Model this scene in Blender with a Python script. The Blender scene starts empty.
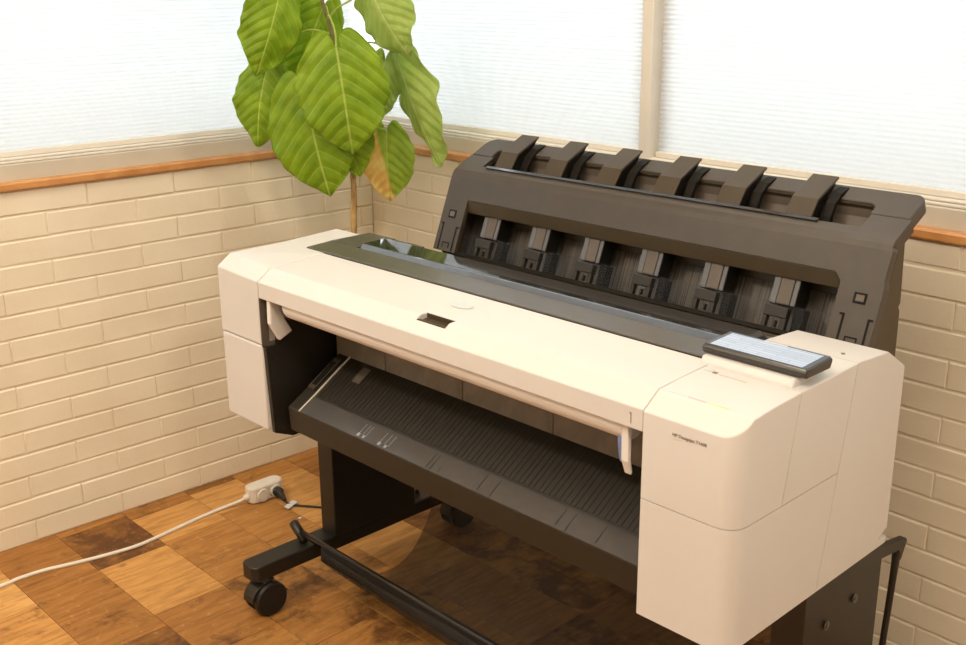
import bpy, bmesh, math, random
from mathutils import Vector, Matrix
random.seed(7)
scene = bpy.context.scene
COL = scene.collection
D2R = math.pi / 180

# ------------------------------------------------------------------ materials
def new_mat(name):
    m = bpy.data.materials.new(name); m.use_nodes = True
    nt = m.node_tree
    return m, nt, nt.nodes['Principled BSDF'], nt.nodes['Material Output']

def plain(name, col, rough=.5, spec=.5, metal=0., coat=0., noise=0., nscale=60., bump=0., bscale=400., emit=None):
    m, nt, b, out = new_mat(name)
    b.inputs['Base Color'].default_value = (*col, 1)
    b.inputs['Roughness'].default_value = rough
    b.inputs['Specular IOR Level'].default_value = spec
    b.inputs['Metallic'].default_value = metal
    b.inputs['Coat Weight'].default_value = coat
    tc = nt.nodes.new('ShaderNodeTexCoord')
    if noise:
        n = nt.nodes.new('ShaderNodeTexNoise'); n.inputs['Scale'].default_value = nscale
        n.inputs['Detail'].default_value = 4
        nt.links.new(tc.outputs['Object'], n.inputs['Vector'])
        r = nt.nodes.new('ShaderNodeValToRGB')
        r.color_ramp.elements[0].position = .3; r.color_ramp.elements[1].position = .7
        r.color_ramp.elements[0].color = (*[c * (1 - noise) for c in col], 1)
        r.color_ramp.elements[1].color = (*[min(1, c * (1 + noise)) for c in col], 1)
        nt.links.new(n.outputs['Fac'], r.inputs['Fac']); nt.links.new(r.outputs['Color'], b.inputs['Base Color'])
    if bump:
        n = nt.nodes.new('ShaderNodeTexNoise'); n.inputs['Scale'].default_value = bscale
        nt.links.new(tc.outputs['Object'], n.inputs['Vector'])
        bp = nt.nodes.new('ShaderNodeBump'); bp.inputs['Strength'].default_value = bump; bp.inputs['Distance'].default_value = .002
        nt.links.new(n.outputs['Fac'], bp.inputs['Height']); nt.links.new(bp.outputs['Normal'], b.inputs['Normal'])
    if emit:
        b.inputs['Emission Color'].default_value = (*emit[0], 1); b.inputs['Emission Strength'].default_value = emit[1]
    return m

M = {}
M['white'] = plain('white_plastic', (.640, .618, .592), .42, .4, noise=.012, nscale=8)
M['white2'] = plain('white_plastic_lightened', (.74, .715, .69), .5, .4, noise=.012, nscale=8)  # same white plastic, lightened to offset the shade under the cover
M['black'] = plain('black_plastic', (.017, .0145, .011), .42, .5, noise=.10, nscale=30, bump=.08, bscale=900)
M['stack'] = plain('charcoal_plastic', (.056, .044, .032), .42, .5, noise=.08, nscale=25, bump=.10, bscale=900)
M['flap'] = plain('guide_plastic', (.052, .036, .017), .40, .5, noise=.06, nscale=25)
M['armface'] = plain('arm_face_plastic', (.115, .092, .072), .45, .4, noise=.05)
M['armside'] = plain('arm_grey_plastic', (.115, .115, .12), .35, .5, noise=.05)
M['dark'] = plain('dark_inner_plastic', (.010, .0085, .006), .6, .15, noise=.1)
M['tray'] = plain('tray_plastic', (.020, .016, .010), .5, .45, noise=.08)
M['traybev'] = plain('tray_bevel_plastic', (.070, .066, .062), .22, .6, noise=.05)
M['edge'] = plain('tray_line_paint', (.62, .58, .48), .5, .3, noise=.03)
M['mark'] = plain('printed_mark_white', (.62, .64, .66), .5, .3, noise=.03)
M['markdim'] = plain('size_mark_white', (.30, .32, .35), .5, .3, noise=.03)
M['markdk'] = plain('printed_mark_dark', (.03, .028, .026), .5, .3, noise=.03)
M['film'] = plain('film_cover', (.088, .078, .066), .28, .5, noise=.05)
M['gloss'] = plain('dark_window', (.022, .021, .020), .04, .6, noise=.05)
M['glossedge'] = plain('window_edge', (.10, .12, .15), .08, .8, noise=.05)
M['steel'] = plain('brushed_steel', (.16, .155, .14), .3, .5, metal=1., noise=.05)
M['leg'] = plain('stand_paint', (.014, .012, .009), .42, .5, noise=.08, bump=.05)
M['rod'] = plain('satin_black_rod', (.014, .013, .012), .22, .6, noise=.05)
M['hem'] = plain('black_hem_cloth', (.010, .009, .0075), .75, .2, noise=.1)
M['rubber'] = plain('caster_rubber', (.012, .011, .010), .5, .4, noise=.1)
M['blue'] = plain('blue_label', (.20, .27, .55), .45, .4, noise=.03)
M['glasspanel'] = plain('touch_screen_glass', (.03, .033, .036), .08, .6, noise=.05)
M['bezel'] = plain('screen_bezel', (.035, .031, .025), .3, .5, noise=.05)
M['cream'] = plain('cream_paint', (.76, .72, .64), .5, .4, noise=.03, nscale=12)
M['greige'] = plain('greige_paint', (.60, .55, .46), .5, .4, noise=.04, nscale=9)
M['ceil'] = plain('ceiling_paint', (.86, .84, .79), .8, .2, noise=.02, nscale=5)
M['plainwall'] = plain('plain_wall_paint', (.84, .81, .73), .8, .2, noise=.03, nscale=5)
M['cable'] = plain('white_cable', (.74, .70, .62), .45, .4, noise=.03)
M['cord'] = plain('black_cord', (.02, .018, .016), .45, .4, noise=.06)
M['pot'] = plain('pot_glaze', (.62, .60, .56), .5, .4, noise=.05, nscale=20)
M['soil'] = plain('soil', (.05, .03, .018), .95, .1, noise=.4, nscale=90, bump=.8, bscale=120)
M['petiole'] = plain('petiole_green', (.34, .45, .08), .5, .3, noise=.1)
M['sticker'] = plain('pale_blue_sticker', (.55, .60, .60), .5, .3, noise=.02)
M['pink'] = plain('magenta_line', (.74, .50, .50), .5, .3, noise=.02)
M['yellow'] = plain('yellow_line', (.80, .70, .30), .5, .3, noise=.02)
M['cyan'] = plain('cyan_line', (.52, .66, .70), .5, .3, noise=.02)
M['ink'] = plain('grey_print', (.22, .175, .135), .5, .3, noise=.03)
M['faint'] = plain('faint_print', (.60, .56, .50), .5, .3, noise=.03)

def brick_paint():
    m, nt, b, out = new_mat('painted_brick')
    tc = nt.nodes.new('ShaderNodeTexCoord')
    n = nt.nodes.new('ShaderNodeTexNoise'); n.inputs['Scale'].default_value = 5; n.inputs['Detail'].default_value = 6
    r = nt.nodes.new('ShaderNodeValToRGB')
    r.color_ramp.elements[0].position = .25; r.color_ramp.elements[0].color = (.78, .70, .545, 1)
    r.color_ramp.elements[1].position = .75; r.color_ramp.elements[1].color = (.85, .78, .635, 1)
    n2 = nt.nodes.new('ShaderNodeTexNoise'); n2.inputs['Scale'].default_value = 130; n2.inputs['Detail'].default_value = 5
    bp = nt.nodes.new('ShaderNodeBump'); bp.inputs['Strength'].default_value = .25; bp.inputs['Distance'].default_value = .002
    nt.links.new(tc.outputs['Object'], n.inputs['Vector']); nt.links.new(tc.outputs['Object'], n2.inputs['Vector'])
    nt.links.new(n.outputs['Fac'], r.inputs['Fac']); nt.links.new(r.outputs['Color'], b.inputs['Base Color'])
    nt.links.new(n2.outputs['Fac'], bp.inputs['Height']); nt.links.new(bp.outputs['Normal'], b.inputs['Normal'])
    b.inputs['Roughness'].default_value = .5; b.inputs['Specular IOR Level'].default_value = .3
    return m
M['brick'] = brick_paint()

def wood_floor():
    m, nt, b, out = new_mat('reclaimed_wood')
    L = nt.links.new; N = nt.nodes.new
    tc = N('ShaderNodeTexCoord')
    at = N('ShaderNodeAttribute'); at.attribute_name = 'board'
    sp = N('ShaderNodeSeparateColor'); L(at.outputs['Color'], sp.inputs['Color'])
    ramp = N('ShaderNodeValToRGB'); cr = ramp.color_ramp
    cr.elements[0].position = 0; cr.elements[0].color = (.15, .064, .016, 1)
    cr.elements[1].position = 1; cr.elements[1].color = (.70, .41, .15, 1)
    for p, c in ((.3, (.34, .15, .038, 1)), (.55, (.47, .225, .06, 1)), (.8, (.60, .315, .098, 1))):
        e = cr.elements.new(p); e.color = c
    L(sp.outputs['Red'], ramp.inputs['Fac'])
    off = N('ShaderNodeCombineXYZ'); sm = N('ShaderNodeMath'); sm.operation = 'MULTIPLY'; sm.inputs[1].default_value = 37
    L(sp.outputs['Blue'], sm.inputs[0]); L(sm.outputs[0], off.inputs['X']); L(sm.outputs[0], off.inputs['Y'])
    ad = N('ShaderNodeVectorMath'); L(off.outputs[0], ad.inputs[0]); L(tc.outputs['Object'], ad.inputs[1])
    gm = N('ShaderNodeMapping'); gm.inputs['Scale'].default_value = (40, 5, 1)
    L(ad.outputs['Vector'], gm.inputs['Vector'])
    g = N('ShaderNodeTexNoise'); g.inputs['Scale'].default_value = 1.6; g.inputs['Detail'].default_value = 10; g.inputs['Roughness'].default_value = .6; g.inputs['Distortion'].default_value = .5
    L(gm.outputs['Vector'], g.inputs['Vector'])
    gr = N('ShaderNodeValToRGB'); gr.color_ramp.elements[0].position = .28; gr.color_ramp.elements[0].color = (.50, .42, .34, 1)
    gr.color_ramp.elements[1].position = .60; gr.color_ramp.elements[1].color = (1.04, 1.03, 1.0, 1)
    L(g.outputs['Fac'], gr.inputs['Fac'])
    mul = N('ShaderNodeMix'); mul.data_type = 'RGBA'; mul.blend_type = 'MULTIPLY'; mul.inputs['Factor'].default_value = .8
    L(ramp.outputs['Color'], mul.inputs['A']); L(gr.outputs['Color'], mul.inputs['B'])
    # dark worn patches, strong on some boards
    pn = N('ShaderNodeTexNoise'); pn.inputs['Scale'].default_value = 9; pn.inputs['Detail'].default_value = 9; pn.inputs['Roughness'].default_value = .66; pn.inputs['Distortion'].default_value = .4
    L(ad.outputs['Vector'], pn.inputs['Vector'])
    th = N('ShaderNodeMath'); th.operation = 'MULTIPLY_ADD'; th.inputs[1].default_value = .34; L(sp.outputs['Green'], th.inputs[0]); L(pn.outputs['Fac'], th.inputs[2])
    pr = N('ShaderNodeMapRange'); pr.interpolation_type = 'SMOOTHSTEP'; pr.inputs['From Min'].default_value = .60; pr.inputs['From Max'].default_value = .80
    pr.inputs['To Max'].default_value = .82; L(th.outputs[0], pr.inputs['Value'])
    dk = N('ShaderNodeMix'); dk.data_type = 'RGBA'; dk.inputs['B'].default_value = (.075, .028, .010, 1)
    L(pr.outputs['Result'], dk.inputs['Factor']); L(mul.outputs['Result'], dk.inputs['A'])
    # fine pale scuffs
    sn = N('ShaderNodeTexNoise'); sn.inputs['Scale'].default_value = 55; sn.inputs['Detail'].default_value = 6
    L(ad.outputs['Vector'], sn.inputs['Vector'])
    sr = N('ShaderNodeMapRange'); sr.inputs['From Min'].default_value = .60; sr.inputs['From Max'].default_value = .78; sr.inputs['To Max'].default_value = .28; L(sn.outputs['Fac'], sr.inputs['Value'])
    sc_ = N('ShaderNodeMix'); sc_.data_type = 'RGBA'; sc_.inputs['B'].default_value = (.74, .46, .22, 1)
    L(sr.outputs['Result'], sc_.inputs['Factor']); L(dk.outputs['Result'], sc_.inputs['A'])
    L(sc_.outputs['Result'], b.inputs['Base Color'])
    bp = N('ShaderNodeBump'); bp.inputs['Strength'].default_value = .22; bp.inputs['Distance'].default_value = .002
    L(g.outputs['Fac'], bp.inputs['Height']); L(bp.outputs['Normal'], b.inputs['Normal'])
    b.inputs['Roughness'].default_value = .52; b.inputs['Specular IOR Level'].default_value = .3
    return m
M['floor'] = wood_floor()

def orange_wood():
    m, nt, b, out = new_mat('varnished_sill_wood')
    tc = nt.nodes.new('ShaderNodeTexCoord')
    n = nt.nodes.new('ShaderNodeTexNoise'); n.inputs['Scale'].default_value = 14; n.inputs['Detail'].default_value = 6
    r = nt.nodes.new('ShaderNodeValToRGB')
    r.color_ramp.elements[0].position = .3; r.color_ramp.elements[0].color = (.48, .21, .065, 1)
    r.color_ramp.elements[1].position = .7; r.color_ramp.elements[1].color = (.64, .33, .12, 1)
    nt.links.new(tc.outputs['Object'], n.inputs['Vector'])
    nt.links.new(n.outputs['Fac'], r.inputs['Fac']); nt.links.new(r.outputs['Color'], b.inputs['Base Color'])
    b.inputs['Roughness'].default_value = .35
    return m
M['sillwood'] = orange_wood()

def bark():
    m, nt, b, out = new_mat('bark')
    tc = nt.nodes.new('ShaderNodeTexCoord')
    mp = nt.nodes.new('ShaderNodeMapping'); mp.inputs['Scale'].default_value = (40, 40, 12)
    n = nt.nodes.new('ShaderNodeTexNoise'); n.inputs['Scale'].default_value = 2.5; n.inputs['Detail'].default_value = 5
    r = nt.nodes.new('ShaderNodeValToRGB')
    r.color_ramp.elements[0].position = .3; r.color_ramp.elements[0].color = (.30, .17, .05, 1)
    r.color_ramp.elements[1].position = .7; r.color_ramp.elements[1].color = (.56, .38, .16, 1)
    nt.links.new(tc.outputs['Object'], mp.inputs['Vector']); nt.links.new(mp.outputs['Vector'], n.inputs['Vector'])
    nt.links.new(n.outputs['Fac'], r.inputs['Fac']); nt.links.new(r.outputs['Color'], b.inputs['Base Color'])
    b.inputs['Roughness'].default_value = .7
    return m
M['bark'] = bark()
M['twig'] = plain('green_brown_stem', (.16, .14, .045), .6, .3, noise=.3, nscale=80)

def leaf_mat(name, dark, light, vein, half=None):
    m, nt, b, out = new_mat(name)
    L = nt.links.new; N = nt.nodes.new
    uv = N('ShaderNodeUVMap'); uv.uv_map = 'leaf'
    sp = N('ShaderNodeSeparateXYZ'); L(uv.outputs['UV'], sp.inputs['Vector'])
    tc = N('ShaderNodeTexCoord')
    n = N('ShaderNodeTexNoise'); n.inputs['Scale'].default_value = 16; n.inputs['Detail'].default_value = 5
    L(tc.outputs['Object'], n.inputs['Vector'])
    r = N('ShaderNodeValToRGB'); r.color_ramp.elements[0].position = .3; r.color_ramp.elements[0].color = (*dark, 1)
    r.color_ramp.elements[1].position = .72; r.color_ramp.elements[1].color = (*light, 1)
    L(n.outputs['Fac'], r.inputs['Fac'])
    col = r.outputs['Color']
    if half:
        r2 = N('ShaderNodeValToRGB'); r2.color_ramp.elements[0].position = .36; r2.color_ramp.elements[0].color = (*half[0], 1)
        r2.color_ramp.elements[1].position = .6; r2.color_ramp.elements[1].color = (*half[1], 1)
        L(n.outputs['Fac'], r2.inputs['Fac'])
        # one side of the midrib and the tip have turned yellow
        a = N('ShaderNodeMath'); a.operation = 'MULTIPLY_ADD'; a.inputs[1].default_value = -9; a.inputs[2].default_value = -.2
        L(sp.outputs['X'], a.inputs[0])
        t = N('ShaderNodeMath'); t.operation = 'MULTIPLY_ADD'; t.inputs[1].default_value = 5; t.inputs[2].default_value = -3.9
        L(sp.outputs['Y'], t.inputs[0])
        s = N('ShaderNodeMath'); s.operation = 'SUBTRACT'; s.use_clamp = True
        L(a.outputs[0], s.inputs[0]); L(t.outputs[0], s.inputs[1])
        mx = N('ShaderNodeMix'); mx.data_type = 'RGBA'
        L(s.outputs[0], mx.inputs['Factor']); L(r2.outputs['Color'], mx.inputs['A']); L(col, mx.inputs['B'])
        col = mx.outputs['Result']
    ab = N('ShaderNodeMath'); ab.operation = 'ABSOLUTE'; L(sp.outputs['X'], ab.inputs[0])
    # midrib
    mr = N('ShaderNodeMath'); mr.operation = 'LESS_THAN'; mr.inputs[1].default_value = .022; L(ab.outputs[0], mr.inputs[0])
    # side veins: fract(9*(s - .38*|t|))
    pw = N('ShaderNodeMath'); pw.operation = 'POWER'; pw.inputs[1].default_value = 1.35; L(ab.outputs[0], pw.inputs[0])
    q = N('ShaderNodeMath'); q.operation = 'MULTIPLY_ADD'; q.inputs[1].default_value = -.40; L(pw.outputs[0], q.inputs[0]); L(sp.outputs['Y'], q.inputs[2])
    q2 = N('ShaderNodeMath'); q2.operation = 'MULTIPLY'; q2.inputs[1].default_value = 7.; L(q.outputs[0], q2.inputs[0])
    fr = N('ShaderNodeMath'); fr.operation = 'PINGPONG'; fr.inputs[1].default_value = .5; L(q2.outputs[0], fr.inputs[0])
    vr = N('ShaderNodeMapRange'); vr.inputs['From Min'].default_value = .0; vr.inputs['From Max'].default_value = .075
    vr.inputs['To Min'].default_value = .55; vr.inputs['To Max'].default_value = 0; L(fr.outputs[0], vr.inputs['Value'])
    va = N('ShaderNodeMath'); va.operation = 'MAXIMUM'; L(mr.outputs[0], va.inputs[0]); L(vr.outputs['Result'], va.inputs[1])
    vm = N('ShaderNodeMix'); vm.data_type = 'RGBA'; vm.inputs['B'].default_value = (*vein, 1)
    vf = N('ShaderNodeMath'); vf.operation = 'MULTIPLY'; vf.inputs[1].default_value = .8; L(va.outputs[0], vf.inputs[0])
    L(vf.outputs[0], vm.inputs['Factor']); L(col, vm.inputs['A'])
    L(vm.outputs['Result'], b.inputs['Base Color'])
    # puckered blade between the veins
    n3 = N('ShaderNodeTexNoise'); n3.inputs['Scale'].default_value = 70; L(tc.outputs['Object'], n3.inputs['Vector'])
    hm = N('ShaderNodeMath'); hm.operation = 'MULTIPLY_ADD'; hm.inputs[1].default_value = .5; L(n3.outputs['Fac'], hm.inputs[0]); L(fr.outputs[0], hm.inputs[2])
    bp = N('ShaderNodeBump'); bp.inputs['Strength'].default_value = .55; bp.inputs['Distance'].default_value = .006
    L(hm.outputs[0], bp.inputs['Height']); L(bp.outputs['Normal'], b.inputs['Normal'])
    b.inputs['Roughness'].default_value = .42; b.inputs['Specular IOR Level'].default_value = .4
    tr = N('ShaderNodeBsdfTranslucent'); L(vm.outputs['Result'], tr.inputs['Color'])
    ms = N('ShaderNodeMixShader'); ms.inputs['Fac'].default_value = .38
    L(b.outputs['BSDF'], ms.inputs[1]); L(tr.outputs['BSDF'], ms.inputs[2]); L(ms.outputs['Shader'], out.inputs['Surface'])
    return m
M['leaf'] = leaf_mat('leaf_green', (.21, .37, .010), (.38, .56, .025), (.60, .72, .16))
M['leafpale'] = leaf_mat('leaf_pale_green', (.38, .54, .10), (.54, .68, .20), (.70, .78, .36))
M['leafyel'] = leaf_mat('leaf_half_yellow', (.36, .54, .05), (.50, .66, .08), (.72, .70, .18), half=((.86, .58, .17), (.98, .82, .34)))

def blind_fabric():
    m, nt, b, out = new_mat('translucent_blind_fabric')
    L = nt.links.new; N = nt.nodes.new
    b.inputs['Base Color'].default_value = (.66, .67, .69, 1); b.inputs['Roughness'].default_value = .85; b.inputs['Specular IOR Level'].default_value = .1
    tc = N('ShaderNodeTexCoord'); n = N('ShaderNodeTexNoise'); n.inputs['Scale'].default_value = 260
    L(tc.outputs['Object'], n.inputs['Vector'])
    r = N('ShaderNodeValToRGB'); r.color_ramp.elements[0].color = (.84, .84, .84, 1); r.color_ramp.elements[1].color = (.93, .93, .93, 1)
    L(n.outputs['Fac'], r.inputs['Fac'])
    tr = N('ShaderNodeBsdfTranslucent'); L(r.outputs['Color'], tr.inputs['Color'])
    ms = N('ShaderNodeMixShader'); ms.inputs['Fac'].default_value = .62
    L(b.outputs['BSDF'], ms.inputs[1]); L(tr.outputs['BSDF'], ms.inputs[2]); L(ms.outputs['Shader'], out.inputs['Surface'])
    return m
M['blind'] = blind_fabric()

def thin_clear(name, tint, gloss=1., rough=.02):
    m, nt, b, out = new_mat(name)
    L = nt.links.new; N = nt.nodes.new
    t = N('ShaderNodeBsdfTransparent'); t.inputs['Color'].default_value = (*tint, 1)
    g = N('ShaderNodeBsdfGlossy'); g.inputs['Roughness'].default_value = rough
    fr = N('ShaderNodeFresnel'); fr.inputs['IOR'].default_value = 1.45
    ms = N('ShaderNodeMixShader'); gk = N('ShaderNodeMath'); gk.operation = 'MULTIPLY'; gk.inputs[1].default_value = gloss; L(fr.outputs[0], gk.inputs[0]); L(gk.outputs[0], ms.inputs['Fac'])
    L(t.outputs[0], ms.inputs[1]); L(g.outputs[0], ms.inputs[2]); L(ms.outputs[0], out.inputs['Surface'])
    nt.nodes.remove(b)
    return m
M['pane'] = thin_clear('window_glass', (.96, .98, .97))
def clear_plastic():
    m, nt, b, out = new_mat('clear_plastic')
    L = nt.links.new; N = nt.nodes.new
    b.inputs['Base Color'].default_value = (.10, .11, .13, 1); b.inputs['Roughness'].default_value = .3
    t = N('ShaderNodeBsdfTransparent'); t.inputs['Color'].default_value = (.95, .95, .95, 1)
    ms = N('ShaderNodeMixShader'); ms.inputs['Fac'].default_value = .05
    L(t.outputs[0], ms.inputs[1]); L(b.outputs[0], ms.inputs[2]); L(ms.outputs[0], out.inputs['Surface'])
    return m
M['clear'] = clear_plastic()

def sheer():
    m, nt, b, out = new_mat('sheer_black_mesh')
    L = nt.links.new; N = nt.nodes.new
    b.inputs['Base Color'].default_value = (.022, .020, .016, 1); b.inputs['Roughness'].default_value = .7
    t = N('ShaderNodeBsdfTransparent')
    tc = N('ShaderNodeTexCoord'); n = N('ShaderNodeTexNoise'); n.inputs['Scale'].default_value = 30
    L(tc.outputs['Object'], n.inputs['Vector'])
    mr = N('ShaderNodeMapRange'); mr.inputs['To Min'].default_value = .50; mr.inputs['To Max'].default_value = .62  # mesh opacity raised to deepen the shade under the printer
    L(n.outputs['Fac'], mr.inputs['Value'])
    ms = N('ShaderNodeMixShader'); L(mr.outputs['Result'], ms.inputs['Fac'])
    L(t.outputs[0], ms.inputs[1]); L(b.outputs[0], ms.inputs[2]); L(ms.outputs[0], out.inputs['Surface'])
    return m
M['sheer'] = sheer()

def cloudy():
    m, nt, b, out = new_mat('smoky_platen')
    L = nt.links.new; N = nt.nodes.new
    tc = N('ShaderNodeTexCoord'); n = N('ShaderNodeTexNoise'); n.inputs['Scale'].default_value = 9; n.inputs['Detail'].default_value = 8; n.inputs['Distortion'].default_value = 1.5
    L(tc.outputs['Object'], n.inputs['Vector'])
    r = N('ShaderNodeValToRGB'); r.color_ramp.elements[0].position = .3; r.color_ramp.elements[0].color = (.09, .076, .058, 1)
    r.color_ramp.elements[1].position = .75; r.color_ramp.elements[1].color = (.22, .19, .15, 1)
    L(n.outputs['Fac'], r.inputs['Fac']); L(r.outputs['Color'], b.inputs['Base Color'])
    b.inputs['Roughness'].default_value = .4
    return m
M['platen'] = cloudy()

def ribbed():
    m, nt, b, out = new_mat('ribbed_back_plastic')
    L = nt.links.new; N = nt.nodes.new
    tc = N('ShaderNodeTexCoord'); w = N('ShaderNodeTexNoise'); w.inputs['Scale'].default_value = 1.0; w.inputs['Detail'].default_value = 3
    mp = N('ShaderNodeMapping'); mp.inputs['Scale'].default_value = (230, 1.5, 1.5)
    L(tc.outputs['Object'], mp.inputs['Vector']); L(mp.outputs['Vector'], w.inputs['Vector'])
    r = N('ShaderNodeValToRGB'); r.color_ramp.elements[0].position = .35; r.color_ramp.elements[0].color = (.045, .037, .028, 1)
    r.color_ramp.elements[1].position = .65; r.color_ramp.elements[1].color = (.19, .165, .135, 1)
    L(w.outputs['Fac'], r.inputs['Fac']); L(r.outputs['Color'], b.inputs['Base Color'])
    b.inputs['Roughness'].default_value = .4
    return m
M['ribbed'] = ribbed()

def screen_ui():
    m, nt, b, out = new_mat('screen_display')
    L = nt.links.new; N = nt.nodes.new
    tc = N('ShaderNodeTexCoord'); w = N('ShaderNodeTexBrick')
    w.inputs['Color1'].default_value = (.50, .55, .60, 1); w.inputs['Color2'].default_value = (.62, .67, .72, 1); w.inputs['Mortar'].default_value = (.40, .46, .52, 1)
    w.inputs['Scale'].default_value = 1; w.inputs['Brick Width'].default_value = .055; w.inputs['Row Height'].default_value = .009; w.inputs['Mortar Size'].default_value = .001
    L(tc.outputs['Object'], w.inputs['Vector']); L(w.outputs['Color'], b.inputs['Emission Color'])
    b.inputs['Emission Strength'].default_value = .95  # glow raised to stand in for the blind reflected in the glass
    b.inputs['Base Color'].default_value = (.05, .05, .05, 1); b.inputs['Roughness'].default_value = .15
    return m
M['screen'] = screen_ui()

# ------------------------------------------------------------------ mesh helpers
ORG = {}
def box(bm, x0, x1, y0, y1, z0, z1, mi=0):
    v = [bm.verts.new((x, y, z)) for z in (z0, z1) for y in (y0, y1) for x in (x0, x1)]
    for f in ((0, 2, 3, 1), (4, 5, 7, 6), (0, 1, 5, 4), (2, 6, 7, 3), (0, 4, 6, 2), (1, 3, 7, 5)):
        bm.faces.new([v[i] for i in f]).material_index = mi
    return v

def prism(bm, prof, x0, x1, mi=0):
    """prof: (y,z) points; extruded along x"""
    a = [bm.verts.new((x0, y, z)) for y, z in prof]; b = [bm.verts.new((x1, y, z)) for y, z in prof]
    n = len(prof); fs = []
    for i in range(n):
        j = (i + 1) % n
        fs.append(bm.faces.new((a[i], a[j], b[j], b[i])))
    fs.append(bm.faces.new(a[::-1])); fs.append(bm.faces.new(b))
    for f in fs: f.material_index = mi
    return fs

def plate(bm, poly, axis_off, mi=0):
    """extrude a 3D polygon by a vector"""
    a = [bm.verts.new(p) for p in poly]; b = [bm.verts.new(Vector(p) + Vector(axis_off)) for p in poly]
    n = len(poly); fs = [bm.faces.new(a[::-1]), bm.faces.new(b)]
    for i in range(n):
        j = (i + 1) % n; fs.append(bm.faces.new((a[i], a[j], b[j], b[i])))
    for f in fs: f.material_index = mi
    return fs

def tube(bm, pts, r, seg=10, mi=0, caps=True):
    pts = [Vector(p) for p in pts]; n = len(pts)
    rr = r if isinstance(r, (list, tuple)) else [r] * n
    rings = []; up = None
    for i, p in enumerate(pts):
        t = (pts[min(i + 1, n - 1)] - pts[max(i - 1, 0)]).normalized()
        if up is None:
            up = t.orthogonal().normalized()
        up = (up - t * up.dot(t)).normalized(); s = t.cross(up)
        rings.append([bm.verts.new(p + (up * math.cos(2 * math.pi * k / seg) + s * math.sin(2 * math.pi * k / seg)) * rr[i]) for k in range(seg)])
    for i in range(n - 1):
        for k in range(seg):
            f = bm.faces.new((rings[i][k], rings[i][(k + 1) % seg], rings[i + 1][(k + 1) % seg], rings[i + 1][k])); f.smooth = True; f.material_index = mi
    if caps:
        bm.faces.new(rings[0][::-1]).material_index = mi; bm.faces.new(rings[-1]).material_index = mi

def spline(pts, n=8):
    pts = [Vector(p) for p in pts]; out = []
    for i in range(len(pts) - 1):
        p0 = pts[max(i - 1, 0)]; p1 = pts[i]; p2 = pts[i + 1]; p3 = pts[min(i + 2, len(pts) - 1)]
        for k in range(n):
            t = k / n
            out.append(.5 * ((2 * p1) + (p2 - p0) * t + (2 * p0 - 5 * p1 + 4 * p2 - p3) * t * t + (3 * p1 - p0 - 3 * p2 + p3) * t ** 3))
    out.append(pts[-1]); return out

def obj(name, bm, mats, parent=None, bevel=0, seg=2, flat=True, recalc=True):
    if recalc: bmesh.ops.recalc_face_normals(bm, faces=bm.faces[:])
    c = Vector((0, 0, 0))
    xs = [v.co for v in bm.verts]
    lo = Vector([min(v[i] for v in xs) for i in range(3)]); hi = Vector([max(v[i] for v in xs) for i in range(3)])
    c = (lo + hi) / 2
    if parent is None: c.z = lo.z
    bmesh.ops.translate(bm, verts=bm.verts[:], vec=-c)
    me = bpy.data.meshes.new(name); bm.to_mesh(me); bm.free()
    if not isinstance(mats, (list, tuple)): mats = [mats]
    for m in mats: me.materials.append(M[m])
    o = bpy.data.objects.new(name, me); COL.objects.link(o)
    ORG[o.name] = c
    o.location = c
    if parent is not None:
        o.parent = parent; o.location = c - ORG[parent.name]
    if bevel:
        b = o.modifiers.new('bevel', 'BEVEL'); b.width = bevel; b.segments = seg; b.limit_method = 'ANGLE'; b.angle_limit = 30 * D2R
        b.use_clamp_overlap = True
    return o

def empty(name, loc, label, cat, group=None):
    o = bpy.data.objects.new(name, None); COL.objects.link(o); o.location = loc; o.empty_display_size = .05
    ORG[o.name] = Vector(loc); return tag(o, label, cat, group)

def tag(o, label=None, cat=None, group=None, kind=None):
    if label: o['label'] = label
    if cat: o['category'] = cat
    if group: o['group'] = group
    if kind: o['kind'] = kind
    return o

def dup(o, dv, parent=None, label=None):
    c = o.copy(); COL.objects.link(c)
    if parent is not None: c.parent = parent
    c.location = o.location + Vector(dv)
    ORG[c.name] = ORG[o.name] + Vector(dv)
    for ch in o.children:
        d = ch.copy(); COL.objects.link(d); d.parent = c; ORG[d.name] = ORG[ch.name] + Vector(dv)
    return c

def BM(): return bmesh.new()

# ------------------------------------------------------------------ room
TH = -.0322
CX, CY = -.6969, .9985
cT, sT = math.cos(TH), math.sin(TH)
def room(a, b, z): return Vector((CX + a * cT + b * sT, CY + a * sT - b * cT, z))   # a along the back wall, b along the left wall
RA, RB, RH = 4.0, 4.2, 2.6
SILL = .998
HEAD = 2.25

def room_box(bm, a0, a1, b0, b1, z0, z1, mi=0):
    v = [bm.verts.new(room(a, b, z)) for z in (z0, z1) for b in (b0, b1) for a in (a0, a1)]
    for f in ((0, 2, 3, 1), (4, 5, 7, 6), (0, 1, 5, 4), (2, 6, 7, 3), (0, 4, 6, 2), (1, 3, 7, 5)):
        bm.faces.new([v[i] for i in f]).material_index = mi

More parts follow.
